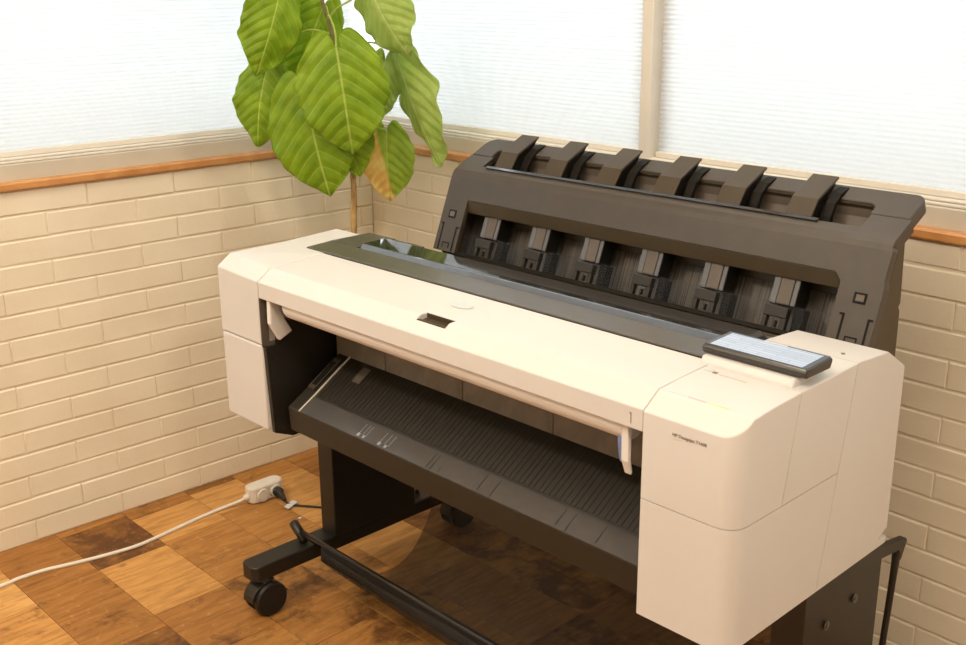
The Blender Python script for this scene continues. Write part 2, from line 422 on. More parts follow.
def brick_wall(name, length, left, joint0, odd):
    bm = BM()
    def P(l, d, z): return room(d, l, z) if left else room(l, d, z)     # d: out of the wall, into the room
    def rbox(l0, l1, d0, d1, z0, z1): room_box(bm, d0, d1, l0, l1, z0, z1) if left else room_box(bm, l0, l1, d0, d1, z0, z1)
    rbox(-.12, length, -.12, -.0034, 0, SILL)           # wall body, mortar plane
    rbox(-.12, length, -.12, -.0005, HEAD, RH)          # wall over the windows
    h = SILL / 15 if left else .063; n = 15 if left else 16; L = .257
    rnd = random.Random(3 if left else 5)
    for i in range(n):
        z1 = SILL - i * h + (0 if left else .006); z0 = max(z1 - h, 0)
        s = joint0 + (odd if i % 2 else 0)
        k = math.floor((0 - s) / L)
        x = s + k * L
        while x < length:
            a = max(x, 0.0) + (.0014 if x > 0 else 0) + rnd.uniform(-.001, .001); e = min(x + L, length) - .0014 + rnd.uniform(-.001, .001)
            x += L
            if e - a < .02: continue
            d = rnd.uniform(-.0010, .0012); bz = .0034
            j = [rnd.uniform(-.0011, .0011) for _ in range(4)]
            dj = [rnd.uniform(-.0009, .0009) for _ in range(4)]
            zl, zh = z0 + .0014, min(z1, SILL) - .0020
            o = [P(a, -.0036, zl + j[0]), P(e, -.0036, zl + j[1]), P(e, -.0036, zh + j[2]), P(a, -.0036, zh + j[3])]
            f = [P(a + bz * .5, d + dj[0], zl + bz + j[0]), P(e - bz * .5, d + dj[1], zl + bz + j[1]), P(e - bz * .5, d + dj[2], zh - bz + j[2]), P(a + bz * .5, d + dj[3], zh - bz + j[3])]
            o = [bm.verts.new(p) for p in o]; f = [bm.verts.new(p) for p in f]
            bm.faces.new(f)
            for q in range(4): bm.faces.new((o[q], o[(q + 1) % 4], f[(q + 1) % 4], f[q]))
    o = obj(name, bm, 'brick'); tag(o, kind='structure'); return o

def struct(name, bm, mats, parent=None, bevel=0):
    o = obj(name, bm, mats, parent, bevel=bevel)
    if parent is None: o['kind'] = 'structure'
    return o


# floor: reclaimed boards of many lengths laid in rows along the back wall
M['gap'] = plain('floor_gap', (.05, .02, .008), .8, .1, noise=.2)
def floor_boards():
    rnd = random.Random(21)
    bm = BM(); col = bm.loops.layers.float_color.new('board')
    room_box(bm, -.12, RA, -.12, RB, -.05, -.0016, 1)
    rows = [-.172 - .19 * k for k in range(18, 0, -1)] + [-.172, .028, .234, .400, .595, .80, 1.01, 1.2]
    named = {-.172 - .19: [(-.80, -.083, .38, .16), (-.083, .28, .16, .5), (.28, .62, .5, .3)],
             -.172 - .38: [(-.80, -.62, .86, 0), (-.62, -.40, .92, .05), (-.40, 0, .72, .1)],
             -.172: [(-.80, -.70, .45, .3), (-.70, -.455, .22, .62), (-.455, -.147, .80, .02), (-.147, .10, .36, .2), (.10, .46, .48, .3)],
             .028: [(-.80, -.66, .40, .3), (-.66, -.47, .78, .05), (-.47, -.16, .50, .15), (-.16, .24, .42, .52), (.24, .62, .42, .45)],
             .234: [(-.80, -.69, .2, .4), (-.69, -.51, .82, .05), (-.51, -.25, .50, .12), (-.25, .16, .62, .25)],
             .400: [(-.80, -.61, .52, .1), (-.61, -.26, .84, .02), (-.26, .2, .78, .05)]}
    for y0, y1 in zip(rows[:-1], rows[1:]):
        y0k = round(y0, 3); bs = list(named.get(y0k, []))
        x = bs[-1][1] if bs else -.80 - rnd.uniform(0, .3)
        while x < 3.45:
            w = rnd.choice((.24, .32, .40, .46)); bs.append((x, x + w, rnd.choice((.25, .38, .46, .55)), rnd.choice((.15, .25, .35, .5)))); x += w  # random boards toned darker to add shade under the printer
        for a, e, tone, dark in bs:
            g = .0007; sd = rnd.random()
            q = [(a + g, y0 + g), (e - g, y0 + g), (e - g, y1 - g), (a + g, y1 - g)]
            lo = [bm.verts.new((x_, y_, -.0016)) for x_, y_ in q]; hi = [bm.verts.new((x_, y_, 0)) for x_, y_ in q]
            fs = [bm.faces.new(hi)] + [bm.faces.new((lo[i], lo[(i + 1) % 4], hi[(i + 1) % 4], hi[i])) for i in range(4)]
            for f in fs:
                for lp in f.loops: lp[col] = (tone, dark, sd, 1)
    return struct('floor', bm, ['floor', 'gap'])
floor_boards()
bm = BM(); room_box(bm, -.12, RA, -.12, RB, RH, RH + .05); struct('ceiling', bm, 'ceil')
brick_wall('wall_left', RB, True, .943 + .019 - .257 * 3, -.141)
brick_wall('wall_back', RA, False, 1.985 - .257 * 7, .1285)
bm = BM(); room_box(bm, RA, RA + .1, -.12, RB, 0, RH); struct('wall_right', bm, 'plainwall')
bm = BM(); room_box(bm, -.12, RA + .1, RB, RB + .1, 0, RH); struct('wall_front', bm, 'plainwall')

# wooden sill cap, one run per wall, mitred at the corner
def sill_run(name, left, length):
    bm = BM()
    prof = [(-.03, SILL), (.010, SILL), (.013, SILL + .004), (.013, SILL + .018), (.009, SILL + .023), (-.03, SILL + .023)]
    def P(l, d, z): return room(d, l, z) if left else room(l, d, z)
    st = [bm.verts.new(P(d, d, z)) for d, z in prof]; en = [bm.verts.new(P(length, d, z)) for d, z in prof]
    n = len(prof)
    for i in range(n): bm.faces.new((st[i], st[(i + 1) % n], en[(i + 1) % n], en[i]))
    bm.faces.new(st); bm.faces.new(en)
    return struct(name, bm, 'sillwood')
sill_run('trim_1', True, RB); sill_run('trim_2', False, RA)

# windows: painted frame boards and rails, panes; blinds hang in front
def wbox(bm, left, l0, l1, d0, d1, z0, z1):
    room_box(bm, d0, d1, l0, l1, z0, z1) if left else room_box(bm, l0, l1, d0, d1, z0, z1)
MULL = [1.117, 1.151]
def window(name, left, l0, l1):
    bm = BM()
    wbox(bm, left, l0, l1, -.11, -.014, SILL, SILL + .066)        # flat board above the sill
    fr = struct(name, bm, 'greige', bevel=.003)
    bm = BM()
    wbox(bm, left, l0, l1, -.11, -.020, SILL + .0668, SILL + .0735)
    wbox(bm, left, l0, l1, -.11, -.026, SILL + .0745, SILL + .080)
    wbox(bm, left, l0, l1, -.11, -.03, HEAD - .05, HEAD)
    e = .035
    wbox(bm, left, l0 - .0, l0 + e, -.105, -.085, SILL + .09, HEAD); wbox(bm, left, l1 - e, l1, -.105, -.085, SILL + .09, HEAD)
    obj('frame_rail', bm, 'cream', fr, bevel=.002)
    bm = BM(); wbox(bm, left, l0 + .01, l1 - .01, -.098, -.094, SILL + .080, HEAD - .05)
    obj('pane', bm, 'pane', fr)
    return fr
window('window_1', True, -.0, RB)
window('window_2', False, -.0, MULL[0] + .01)
window('window_3', False, MULL[1] - .01, RA)
for nm, lf, ln in (('shade_ledge_1', True, RB), ('shade_ledge_2', False, RA)):       # unseen outside ledges, added to darken the foot of the blinds
    bm = BM(); wbox(bm, lf, -.12, ln, -.42, -.125, SILL - .02, SILL + .075); struct(nm, bm, 'cream', bevel=.004)
bm = BM(); wbox(bm, False, MULL[0], MULL[1], -.11, -.024, SILL + .066, HEAD); tag(obj('trim_3', bm, 'cream', bevel=.003), kind='structure')

def blind(name, left, l0, l1, label):
    zb, zt = SILL + .094, HEAD - .055
    bm = BM()
    pitch = .0115; n = int((zt - zb) / pitch)
    def P(l, d, z): return room(d, l, z) if left else room(l, d, z)
    prev = None
    nl = 8
    for i in range(2 * n + 1):
        z = zb + i * pitch / 2; d = -.058 + (.0013 if i % 2 else -.0013)
        row = [bm.verts.new(P(l0 + (l1 - l0) * k / nl, d, z)) for k in range(nl + 1)]
        if prev:
            for k in range(nl): bm.faces.new((prev[k], prev[k + 1], row[k + 1], row[k]))
        prev = row
    t = empty(name, P((l0 + l1) / 2, -.058, SILL + .081), label, 'window blind', 'pleated blinds over the windows')
    obj('fabric', bm, 'blind', t, recalc=False)
    bm = BM(); wbox(bm, left, l0, l1, -.070, -.046, SILL + .0805, SILL + .095); obj('bottom_rail', bm, 'cream', t, bevel=.002)
    bm = BM(); wbox(bm, left, l0, l1, -.076, -.040, HEAD - .075, HEAD - .051); obj('head_rail', bm, 'cream', t, bevel=.002)
    return t
blind('pleated_blind', True, -.035, RB - .05, 'white pleated blind over the long window of the left brick wall')
blind('pleated_blind', False, -.045, MULL[0] - .002, 'white pleated blind between the room corner and the beige window post, behind the plant')
blind('pleated_blind', False, MULL[1] + .005, RA - .05, 'white pleated blind right of the beige window post, above the printer stacker')

# ------------------------------------------------------------------ printer
PR = empty('large_format_printer', (.695, .35, 0), 'large white and black floor-standing wide-format printer on a black caster stand', 'printer')
X1, X2, XR = .1643, 1.2210, 1.39
ZB, ZS, ZL, ZT = .5413, .7445, .8536, .8905
YB = .50
def part(name, bm, mats, bevel=0, seg=2, parent=PR, label=None):
    o = obj(name, bm, mats, parent, bevel=bevel, seg=seg)
    if label: o['label'] = label
    return o

# left end cover
bm = BM(); prism(bm, [(0, ZS + .001), (0, ZT), (.036, .9155), (.18, .9235), (.338, .930), (.352, .922), (.40, .86), (.40, ZS + .001)], 0, X1 - .0016)
for v in bm.verts:
    if v.co.x < .01 and v.co.z > .85 and v.co.y < .1: v.co.z += .0065
part('end_cover', bm, 'white', .003, 3)
bm = BM(); prism(bm, [(0, ZB), (0, ZS - .001), (YB, ZS - .001), (YB, ZB)], 0, X1)
part('end_skirt', bm, 'white', .005, 3)
# black inner side plates
bm = BM()
prism(bm, [(.012, ZB - .006), (.003, ZS - .004), (.035, ZS - .004), (.035, .90), (.40, .90), (.40, .53), (.06, .515)], X1 + .0005, X1 + .012)
tube(bm, [(X1 + .012, .030, .71), (X1 + .0145, .030, .71)], .004, 10, 0)
tube(bm, [(X1 + .012, .032, .66), (X1 + .0145, .032, .66)], .004, 10, 0)
part('side_plate', bm, 'black', .001)
bm = BM(); prism(bm, [(.06, ZB), (.06, ZL - .01), (.40, ZL), (.40, ZB)], X2 - .008, X2 - .0005)
part('side_plate', bm, 'dark', .001)
# end cover's inner edge and notch ledge, shade put in as brown
bm = BM(); box(bm, X1, X1 + .004, .0, .034, ZS - .004, ZS + .006); box(bm, X1, X1 + .003, .0, .02, ZS + .006, ZL)
part('shaded_edge', bm, 'armface', .001)

# centre cover
bm = BM()
prism(bm, [(0, ZL), (0, ZT), (.036, .9155), (.179, .9235), (.179, .905), (.10, .875), (.03, .862), (.02, ZL)], X1 + .0014, X2 - .001)
cover = part('top_cover', bm, 'white', .0025, 3)
# grip recess cut into the cover, with a dark lining
def boolean_cut(o, cutter_bm):
    me = bpy.data.meshes.new('cutter'); bmesh.ops.recalc_face_normals(cutter_bm, faces=cutter_bm.faces[:]); cutter_bm.to_mesh(me); cutter_bm.free()
    c = bpy.data.objects.new('cutter', me); COL.objects.link(c)
    md = o.modifiers.new('cut', 'BOOLEAN'); md.operation = 'DIFFERENCE'; md.object = c; md.solver = 'EXACT'
    bev = [m for m in o.modifiers if m.type == 'BEVEL']
    for m in bev: m.show_viewport = False
    bpy.context.view_layer.update()
    new = bpy.data.meshes.new_from_object(o.evaluated_get(bpy.context.evaluated_depsgraph_get()))
    o.modifiers.remove(md); o.data = new; bpy.data.objects.remove(c)
    for m in bev: m.show_viewport = True
zc = lambda y: .9155 + (y - .036) * .008 / .143
RX0, RX1, RY0, RY1, RZ = .666, .745, .026, .053, .9025
cb = BM(); box(cb, RX0, RX1, RY0, RY1, RZ, .95); boolean_cut(cover, cb)
bm = BM(); e = .0012; zf, zb_ = .9095, zc(RY1) - .001
prism(bm, [(RY0 + .0002, RZ + .0002), (RY0 + .0002, .9080), (RY0 + .0015, .9090), (RY0 + .016, RZ + .0025), (RY1 - e, RZ + .0035), (RY1 - e, zb_), (RY1 - .0002, zb_), (RY1 - .0002, RZ + .0002)], RX0 + .0003, RX1 - .0003)
part('grip_recess', bm, 'flap', parent=cover, label='dark brown grip recess')
bm = BM()
n = 28; ring = []
for k in range(n):
    t = 2 * math.pi * k / n
    y = .118 + .015 * math.sin(t); ring.append(bm.verts.new((.690 + .028 * math.cos(t), y, zc(y) + .0012)))
bm.faces.new(ring); part('sticker', bm, 'sticker', parent=cover, label='pale blue oval sticker')
bm = BM(); box(bm, 1.1965, 1.1978, -.0006, .001, .862, .880); box(bm, 1.1945, 1.1965, -.0006, .001, .878, .880)
part('printed_mark', bm, 'ink', parent=cover)

# rounded underside of the cover
bm = BM()
pr = [(.009, .872)]
for k in range(15):
    t = math.pi * (1.0 + k / 14); pr.append((.042 + .033 * math.cos(t), .847 + .032 * math.sin(t)))
pr.append((.075, .872))
fs = prism(bm, pr, .240, 1.172)
o = part('cover_lining', bm, 'white2', .002)
bm = BM(); tube(bm, [(.228, .052, .846), (.2395, .052, .846)], .040, 24, 0); tube(bm, [(.205, .06, .843), (.228, .06, .843)], .032, 24, 0)
part('lining_hub', bm, 'black')

# pale cover arms at both ends of the opening, blue label inside the right one
def arm(xa, w):
    bm = BM()
    pr = [(.006, .866), (.004, .80), (.026, .758), (.060, .774), (.042, .806), (.032, .840), (.034, .866)]
    prism(bm, pr, xa, xa + w); return bm
part('cover_arm', arm(.186, .014), 'white2', .003)
bm = BM(); prism(bm, [(.008, .866), (.010, .79), (.020, .764), (.024, .768), (.019, .79), (.018, .866)], 1.172, 1.186)
part('cover_arm', bm, 'white2', .002)
bm = BM(); prism(bm, [(.019, .866), (.017, .815), (.020, .795), (.024, .778), (.027, .80), (.026, .866)], 1.158, 1.1715)
part('blue_tab', bm, 'blue', .002, label='blue tab beside the pale cover arm')

# chassis behind the opening
bm = BM(); prism(bm, [(.19, .60), (.19, .90), (.182, .918), (.345, .918), (.392, .86), (YB, .86), (YB, .545), (.30, .545)], X1 + .013, X2 - .013)
part('chassis', bm, 'dark', .002)
# smoky panels above the tray
xs = [.20, .378, .626, .876, 1.126, 1.206]
for a, b in zip(xs[:-1], xs[1:]):
    bm = BM(); box(bm, a + .0012, b - .0012, .176, .189, .64, .862); part('platen_panel', bm, 'platen', .001)

# output tray
TL, TR = .25, 1.207
bm = BM()
prism(bm, [(.030, .603), (.072, .628), (.161, .6845), (.186, .700), (.186, .655), (.10, .60), (.30, .560), (.30, .541), (.052, .535), (.034, .548)], .2065, TR)
tray = part('output_tray', bm, 'tray', .003, 2)
# bevel facing
bm = BM(); nb = Vector((0, -.51, .86)); d = nb * .0012
plate(bm, [Vector((TL + .001, .0305, .6035)) + d * .4, Vector((TR, .0305, .6035)) + d * .4, Vector((TR, .0705, .6272)) + d * .4, Vector((TL + .001, .0705, .6272)) + d * .4], d)
part('tray_bevel', bm, 'traybev', parent=tray, label='smooth grey front bevel')
# ribs
bm = BM()
dir_ = Vector((0, .089, .0565)).normalized(); nn = Vector((0, -dir_.z, dir_.y))
x = TL + .008; k = 0
while x < TR - .006:
    w = .0085 if k % 2 else .0100
    p0 = Vector((x, .076, .6306)); p1 = Vector((x, .170, .6900))
    plate(bm, [p0 - nn * .001, p0 + Vector((w, 0, 0)) - nn * .001, p1 + Vector((w, 0, 0)) - nn * .001, p1 - nn * .001], nn * .0021)
    x += .0128; k += 1
part('tray_ribs', bm, 'tray', parent=tray)
# pale guide line at the left end
bm = BM()
for a, b in (((TL, .030, .6035), (TL, .072, .6285)), ((TL, .072, .6285), (TL, .176, .6945))):
    a, b = Vector(a), Vector(b)
    plate(bm, [a, a + Vector((.0032, 0, 0)), b + Vector((.0032, 0, 0)), b], Vector((0, -.0015, .0026)))
part('guide_line', bm, 'edge', parent=tray, label='thin pale guide line')
# end piece with a slot, little grip plate
bm = BM()
prism(bm, [(.082, .6375), (.082, .6400), (.160, .690), (.160, .687)], .213, .238, 0)
prism(bm, [(.090, .6445), (.090, .6458), (.150, .6842), (.150, .6828)], .218, .234, 1)
part('end_slot', bm, ['stack', 'dark'], parent=tray)
bm = BM()
p0 = Vector((.318, .129, .6655)); p1 = Vector((.318, .165, .6883))
plate(bm, [p0, p0 + Vector((.026, 0, 0)), p1 + Vector((.026, 0, 0)), p1], nn * .0035)
part('paper_stop', bm, 'armface', .001, parent=tray, label='small brown metal plate')
# printed size marks on the bevel
def bev(x, s): return Vector((x, .030 + .042 * s, .603 + .025 * s)) + nb * .0024
def mark(bm, x, s0, s1, w):
    a, b = bev(x, s0), bev(x, s1); plate(bm, [a, a + Vector((w, 0, 0)), b + Vector((w, 0, 0)), b], nb * .0003)
for xs_ in ((.452, .464, .474), (.520, .535, .548)):
    bm = BM()
    for i, xx in enumerate(xs_): mark(bm, xx + .003, .2 + .05 * (i % 2), .78, .0011)
    mark(bm, xs_[0], .10, .26, .008); mark(bm, xs_[1] + .006, .10, .24, .007)
    part('size_mark', bm, 'markdim', parent=tray, label='white printed size mark')
for xx, long in ((.672, 1), (.684, 1), (.706, 0), (.815, 1), (.850, 1), (1.012, 1), (1.036, 1), (1.103, 1)):
    bm = BM()
    if long: mark(bm, xx, .2, .85, .0010)
    mark(bm, xx - .0005, .10, .32, .0024)
    part('size_mark', bm, 'markdk', parent=tray)

# black film cover on top, with glossy viewing window
bm = BM(); prism(bm, [(.1805, .9225), (.1805, .9265), (.250, .9300), (.250, .9240)], .096, 1.2125)
box(bm, .096, .196, .2495, .366, .922, .9305); box(bm, .196, .30, .352, .366, .90, .9290)
part('roll_cover', bm, 'film', .0015)
bm = BM(); prism(bm, [(.2635, .9240), (.2635, .9385), (.326, .9400), (.332, .9370), (.350, .9200), (.350, .915)], .204, 1.2125)
win = part('viewing_window', bm, 'gloss', .001)
bm = BM(); prism(bm, [(.2510, .9240), (.2510, .9290), (.2590, .9375), (.2630, .9382), (.2630, .9240)], .207, 1.2125)
part('window_edge', bm, 'glossedge', parent=win, label='bright bevelled edge of the window')
bm = BM(); prism(bm, [(.352, .88), (.352, .921), (.385, .912), (.392, .905), (.392, .88)], .30, 1.2125)
part('rear_trim', bm, 'film', .001)
bm = BM(); prism(bm, [(.394, .86), (.394, .897), (.430, .8985), (.446, .896), (.452, .888), (.50, .876), (.50, .86)], .175, 1.272)
part('rear_ledge', bm, 'flap', .003)

# right-hand ink module
def module_solid():
    bm = BM(); R = .034
    out = [(X2, 0)]
    for k in range(11):
        t = -math.pi / 2 + k / 10 * math.pi / 2; out.append((XR - R + R * math.cos(t), R + R * math.sin(t)))
    out += [(XR, YB), (X2, YB)]
    lo = [bm.verts.new((x, y, ZB)) for x, y in out]; hi = [bm.verts.new((x, y, 1.0)) for x, y in out]
    n = len(out)
    for i in range(n):
        f = bm.faces.new((lo[i], lo[(i + 1) % n], hi[(i + 1) % n], hi[i]))
    bm.faces.new(lo[::-1]); bm.faces.new(hi)
    tops = [(-.01, .8815), (.036, .9135), (.09, .9178), (.164, .9210), (.34, .9245), (.435, .9180), (.51, .872)]
    for (ya, za), (yb, zb) in zip(tops[:-1], tops[1:]):
        nv = Vector((0, -(zb - za), yb - ya))
        cut(bm, (0, ya, za), nv)
    bmesh.ops.recalc_face_normals(bm, faces=bm.faces[:])
    es = []
    for e in bm.edges:
        if len(e.link_faces) != 2: continue
        m = (e.verts[0].co + e.verts[1].co) / 2
        top = all(v.co.z > .82 for v in e.verts)
        if top and m.x > X2 + .002 and e.calc_face_angle(0) > .3: es.append(e)
    bmesh.ops.bevel(bm, geom=es, offset=.015, segments=5, profile=.5, affect='EDGES', clamp_overlap=True)
    return bm
def cut(bm, co, no):
    g = bmesh.ops.bisect_plane(bm, geom=bm.verts[:] + bm.edges[:] + bm.faces[:], dist=1e-6, plane_co=co, plane_no=no, clear_outer=True)
    es = [e for e in g['geom_cut'] if isinstance(e, bmesh.types.BMEdge)]
    if es: bmesh.ops.contextual_create(bm, geom=es)
mod = module_solid()
def sub(planes):
    b = mod.copy()
    for co, no in planes:
        cut(b, co, no)
    return b
n1 = Vector((0, .165, -.031)); n2 = Vector((0, .392, -.073)); g = .0007
def pl(y, z, n, s): nn_ = n.normalized() * s; return ((0, y, z - 0) if False else (Vector((0, y, z)) - nn_ * g), nn_)
up = Vector((0, 0, 1))
door = part('ink_door', sub([(Vector((0, 0, ZS + g)), -up), pl(.158, .904, n1, 1)]), 'white')
part('side_cover', sub([(Vector((0, 0, ZS + g)), -up), pl(.158, .904, n1, -1), pl(.33, .918, n2, 1)]), 'white')
part('side_cover', sub([pl(.33, .918, n2, -1)]), 'white')
part('module_skirt', sub([(Vector((0, 0, ZS - g)), up), pl(.33, .918, n2, 1)]), 'white', label='large flat lower white panel')
mod.free()
nb_ = bpy.data.objects['side_cover.001']
cb = BM(); prism(cb, [(.52 - .0, .578), (.470, .5600), (.474, .553), (.52, .5565)], 1.33, 1.42)
bmesh.ops.translate(cb, verts=cb.verts[:], vec=(0, 0, 0))
boolean_cut(nb_, cb)
for o in bpy.data.objects:
    if o.name.startswith(('ink_door', 'side_cover', 'module_skirt')):
        for p in o.data.polygons:
            p.use_smooth = True
        es = o.data.edges
        bm2 = bmesh.new(); bm2.from_mesh(o.data)
        for e in bm2.edges:
            e.smooth = not (len(e.link_faces) != 2 or e.calc_face_angle(0) > .35)
        bm2.to_mesh(o.data); bm2.free()
# little dot, coloured ink lines and faint print on top of the ink door
bm = BM(); tube(bm, [(1.349, .357, .918), (1.349, .357, .9248)], .0035, 12); part('sensor_dot', bm, 'ink', parent=PR)
def dz(y): return .9135 + (y - .036) * (.0043 / .054) if y < .09 else .9178 + (y - .09) * (.0032 / .074)
bm = BM(); y = .040
for mname, a, b in (('cyan', 1.232, 1.268), ('pink', 1.272, 1.302), ('yellow', 1.308, 1.344)):
    bm = BM(); box(bm, a, b, y, y + .003, dz(y) - .0005, dz(y) + .0007); part('ink_line', bm, mname, parent=door, label=mname_label if False else {'cyan': 'pale cyan line', 'pink': 'magenta line', 'yellow': 'yellow line'}[mname])
bm = BM()
for q in range(9):
    xx = 1.258 + q * .0055
    box(bm, xx, xx + .0042, .139, .1425, dz(.14) - .0003, dz(.14) + .0007)
part('printed_text', bm, 'faint', parent=door)
bm = BM(); box(bm, 1.226, 1.241, .143, .155, dz(.149) - .0003, dz(.149) + .0007); part('white_sticker', bm, 'sticker', parent=door)
bm = BM(); box(bm, 1.2445, 1.2525, .140, .146, dz(.143) - .0003, dz(.143) + .0009); part('printed_logo', bm, 'ink', parent=door)
# product lettering on the front
cu = bpy.data.curves.new('lettering', 'FONT'); cu.body = 'HP DesignJet T1600'; cu.size = .0088; cu.extrude = .0002
to = bpy.data.objects.new('lettering_source', cu); COL.objects.link(to)
bpy.context.view_layer.update()
me = bpy.data.meshes.new_from_object(to.evaluated_get(bpy.context.evaluated_depsgraph_get()))
bpy.data.objects.remove(to); bpy.data.curves.remove(cu)
wmax = max(v.co.x for v in me.vertices); sc = .061 / wmax
bm = BM(); bm.from_mesh(me); bpy.data.meshes.remove(me)
bmesh.ops.transform(bm, matrix=Matrix.Translation((1.2755, -.0006, .8655)) @ Matrix.Rotation(math.pi / 2, 4, 'X') @ Matrix.Scale(sc, 4), verts=bm.verts[:])
part('product_lettering', bm, 'ink', parent=door)
bm = BM()
for q in range(6): box(bm, 1.277 + q * .0026, 1.2790 + q * .0026, -.0004, .0005, .8608, .8622)
part('small_print', bm, 'faint', parent=door)

# touch screen on its white base
bm = BM(); prism(bm, [(.163, .914), (.163, .922), (.170, .934), (.225, .936), (.238, .930), (.238, .916)], 1.204, 1.372)
base = part('screen_base', bm, 'white', .006, 4)
bm = BM(); prism(bm, [(.172, .9455), (.176, .936), (.246, .936), (.252, .948), (.250, .9535), (.176, .9505)], 1.2, 1.388)
scr = part('control_panel', bm, 'bezel', .003, 3)
bm = BM(); prism(bm, [(.1775, .9508), (.1775, .9514), (.2495, .9542), (.2495, .9536)], 1.203, 1.385); part('panel_glass', bm, 'glasspanel', .0004, parent=scr)
bm = BM(); prism(bm, [(.1805, .9514), (.1805, .9519), (.2440, .9544), (.2440, .9538)], 1.211, 1.376); part('touch_screen', bm, 'screen', parent=scr, label='lit pale blue touch screen, blind reflection put into its glow')  # lit area widened to cover for the blind's reflection
bm = BM(); box(bm, 1.270, 1.312, .243, .2475, .9535, .9545); part('status_light', bm, 'mark', parent=scr)

# ------------------------------------------------------------------ stacker
SL, SR = .170, 1.312
A0 = Vector((0, .504, .88)); A1 = Vector((0, .576, 1.065)); B1 = Vector((0, .708, 1.131))
ad = (A1 - A0).normalized(); an = Vector((0, -ad.z, ad.y))      # outward normal of the front face
bd = (B1 - A1).normalized(); bn = Vector((0, -bd.z, bd.y))
def pa(x, z, off=0.):
    t = (z - .88) / .185; p = A0 + (A1 - A0) * t + an * off; return Vector((x, p.y, p.z))
def pb(x, y, off=0.):
    t = (y - .576) / .132; p = A1 + (B1 - A1) * t + bn * off; return Vector((x, p.y, p.z))
WL, WR, WZ = .247, 1.234, 1.003
T = .012
# front posts, cross bar and top rails: one folded shell
bm = BM()
def rowA(z): return lambda x: pa(x, z)
def rowB(y): return lambda x: pb(x, y)
a_ = [pa(0, 1.052), pa(0, 1.0605) + bd * .0025, pb(0, .584)]
arc_ = [a_[0].lerp(a_[1], .5) * 1, a_[1], a_[1].lerp(a_[2], .5)]
def fixed(p): return lambda x: Vector((x, p.y, p.z))
rows_ = [rowA(.88), rowA(.94), rowA(WZ - .014), rowA(WZ), rowA(1.052), fixed(a_[0].lerp(a_[1], .6)), fixed(a_[1]), fixed(a_[1].lerp(a_[2], .5)), rowB(.584), rowB(.604), rowB(.640)]
cols = lambda i: [SL, WL, WR - .014, WR, SR + (.006 if i < 3 else .003 if i < 5 else 0)]
V = []
bk = [an * -.020] * 5 + [an * -.020, (an + bn).normalized() * -.022, bn * -.024] + [bn * -.026] * 3
for i, rw in enumerate(rows_):
    cs_ = cols(i); r0 = [rw(x) for x in cs_]
    back_ = bk[i]
    r0 = [Vector((SL, *(rw(SL) + back_).yz))] + r0 + [Vector((cs_[-1], *(rw(cs_[-1]) + back_).yz))]
    V.append([bm.verts.new(p) for p in r0])
for i in range(len(rows_) - 1):
    for j in range(6):
        if i < 3 and j in (2, 3): continue            # front opening
        if i == 9 and j in (2, 3): continue           # top opening
        bm.faces.new((V[i][j], V[i][j + 1], V[i + 1][j + 1], V[i + 1][j]))
bm.faces.new((V[3][3], V[3][4], V[2][4]))             # eased top right corner of the opening
loose = [v for v in bm.verts if not v.link_faces]
bmesh.ops.delete(bm, geom=loose, context='VERTS')
bmesh.ops.recalc_face_normals(bm, faces=bm.faces[:])
frame = part('stacker_frame', bm, 'stack')
so = frame.modifiers.new('thickness', 'SOLIDIFY'); so.thickness = T; so.offset = -1
bv = frame.modifiers.new('bevel', 'BEVEL'); bv.width = .003; bv.segments = 3; bv.limit_method = 'ANGLE'; bv.angle_limit = 35 * D2R
def corner(cx, cy, r, a0, a1, n=7): return [(cx + r * math.cos(a0 + (a1 - a0) * k / n), cy + r * math.sin(a0 + (a1 - a0) * k / n)) for k in range(n + 1)]
# top rear beam + end corners, a separate moulding with a visible split line
bm = BM()
xo0, xo1 = SL, SR - .004
o_ = [(xo0, .6415)] + [(x, y) for x, y in corner(xo0 + .028, .708 - .028, .028, math.pi, math.pi / 2)] + corner(xo1 - .022, .708 - .022, .022, math.pi / 2, 0) + [(xo1, .6415)]
inn = [(1.230, .6415)] + corner(1.230 - .015, .668 - .015, .015, 0, math.pi / 2, 5) + corner(.238 + .006, .668 - .006, .006, math.pi / 2, math.pi, 3) + [(.238, .6415)]
ring = o_ + inn
plate(bm, [pb(x, y) for x, y in ring], bn * -.026)
tb = part('stacker_rail', bm, 'stack', .003, 2)
# downward lip of the rear rail
bm = BM(); prism(bm, [(p.y, p.z) for p in (pb(0, .666, -.004), pb(0, .700, -.004), pb(0, .706, -.05), pb(0, .690, -.055), pb(0, .672, -.03))], .24, 1.226)
part('rail_lip', bm, 'flap', .004, 3)
# window bevel around the front opening
bm = BM()
prism(bm, [(p.y, p.z) for p in (pa(0, WZ - .0005, -.0008), pa(0, WZ - .026, -.0125), pa(0, WZ - .026, -.016), pa(0, WZ - .0005, -.0118))], WL + .0005, WR - .0005)
part('opening_bevel', bm, 'flap', .001)
# end pillars behind the frame
for xa, xb in ((SL + .004, SL + .03), (SR - .028, SR - .002)):
    bm = BM()
    prism(bm, [(p.y, p.z) for p in (pa(0, .80, -.031), pa(0, 1.05, -.031), Vector((0, .60, 1.060)), Vector((0, .626, 1.060)), Vector((0, .634, .945)), Vector((0, .628, .938)), Vector((0, .634, .928)), Vector((0, .637, .80)))], xa, xb)
    part('end_pillar', bm, 'flap', .002)
# light chute wall inside the top opening
bm = BM(); prism(bm, [(p.y, p.z) for p in (pb(0, .672, -.006), pb(0, .662, -.03), pa(0, 1.045, -.075), pa(0, 1.0, -.080), pa(0, 1.0, -.084), pb(0, .690, -.03))], SL + .034, SR - .034)
part('chute_wall', bm, 'armface', .001)
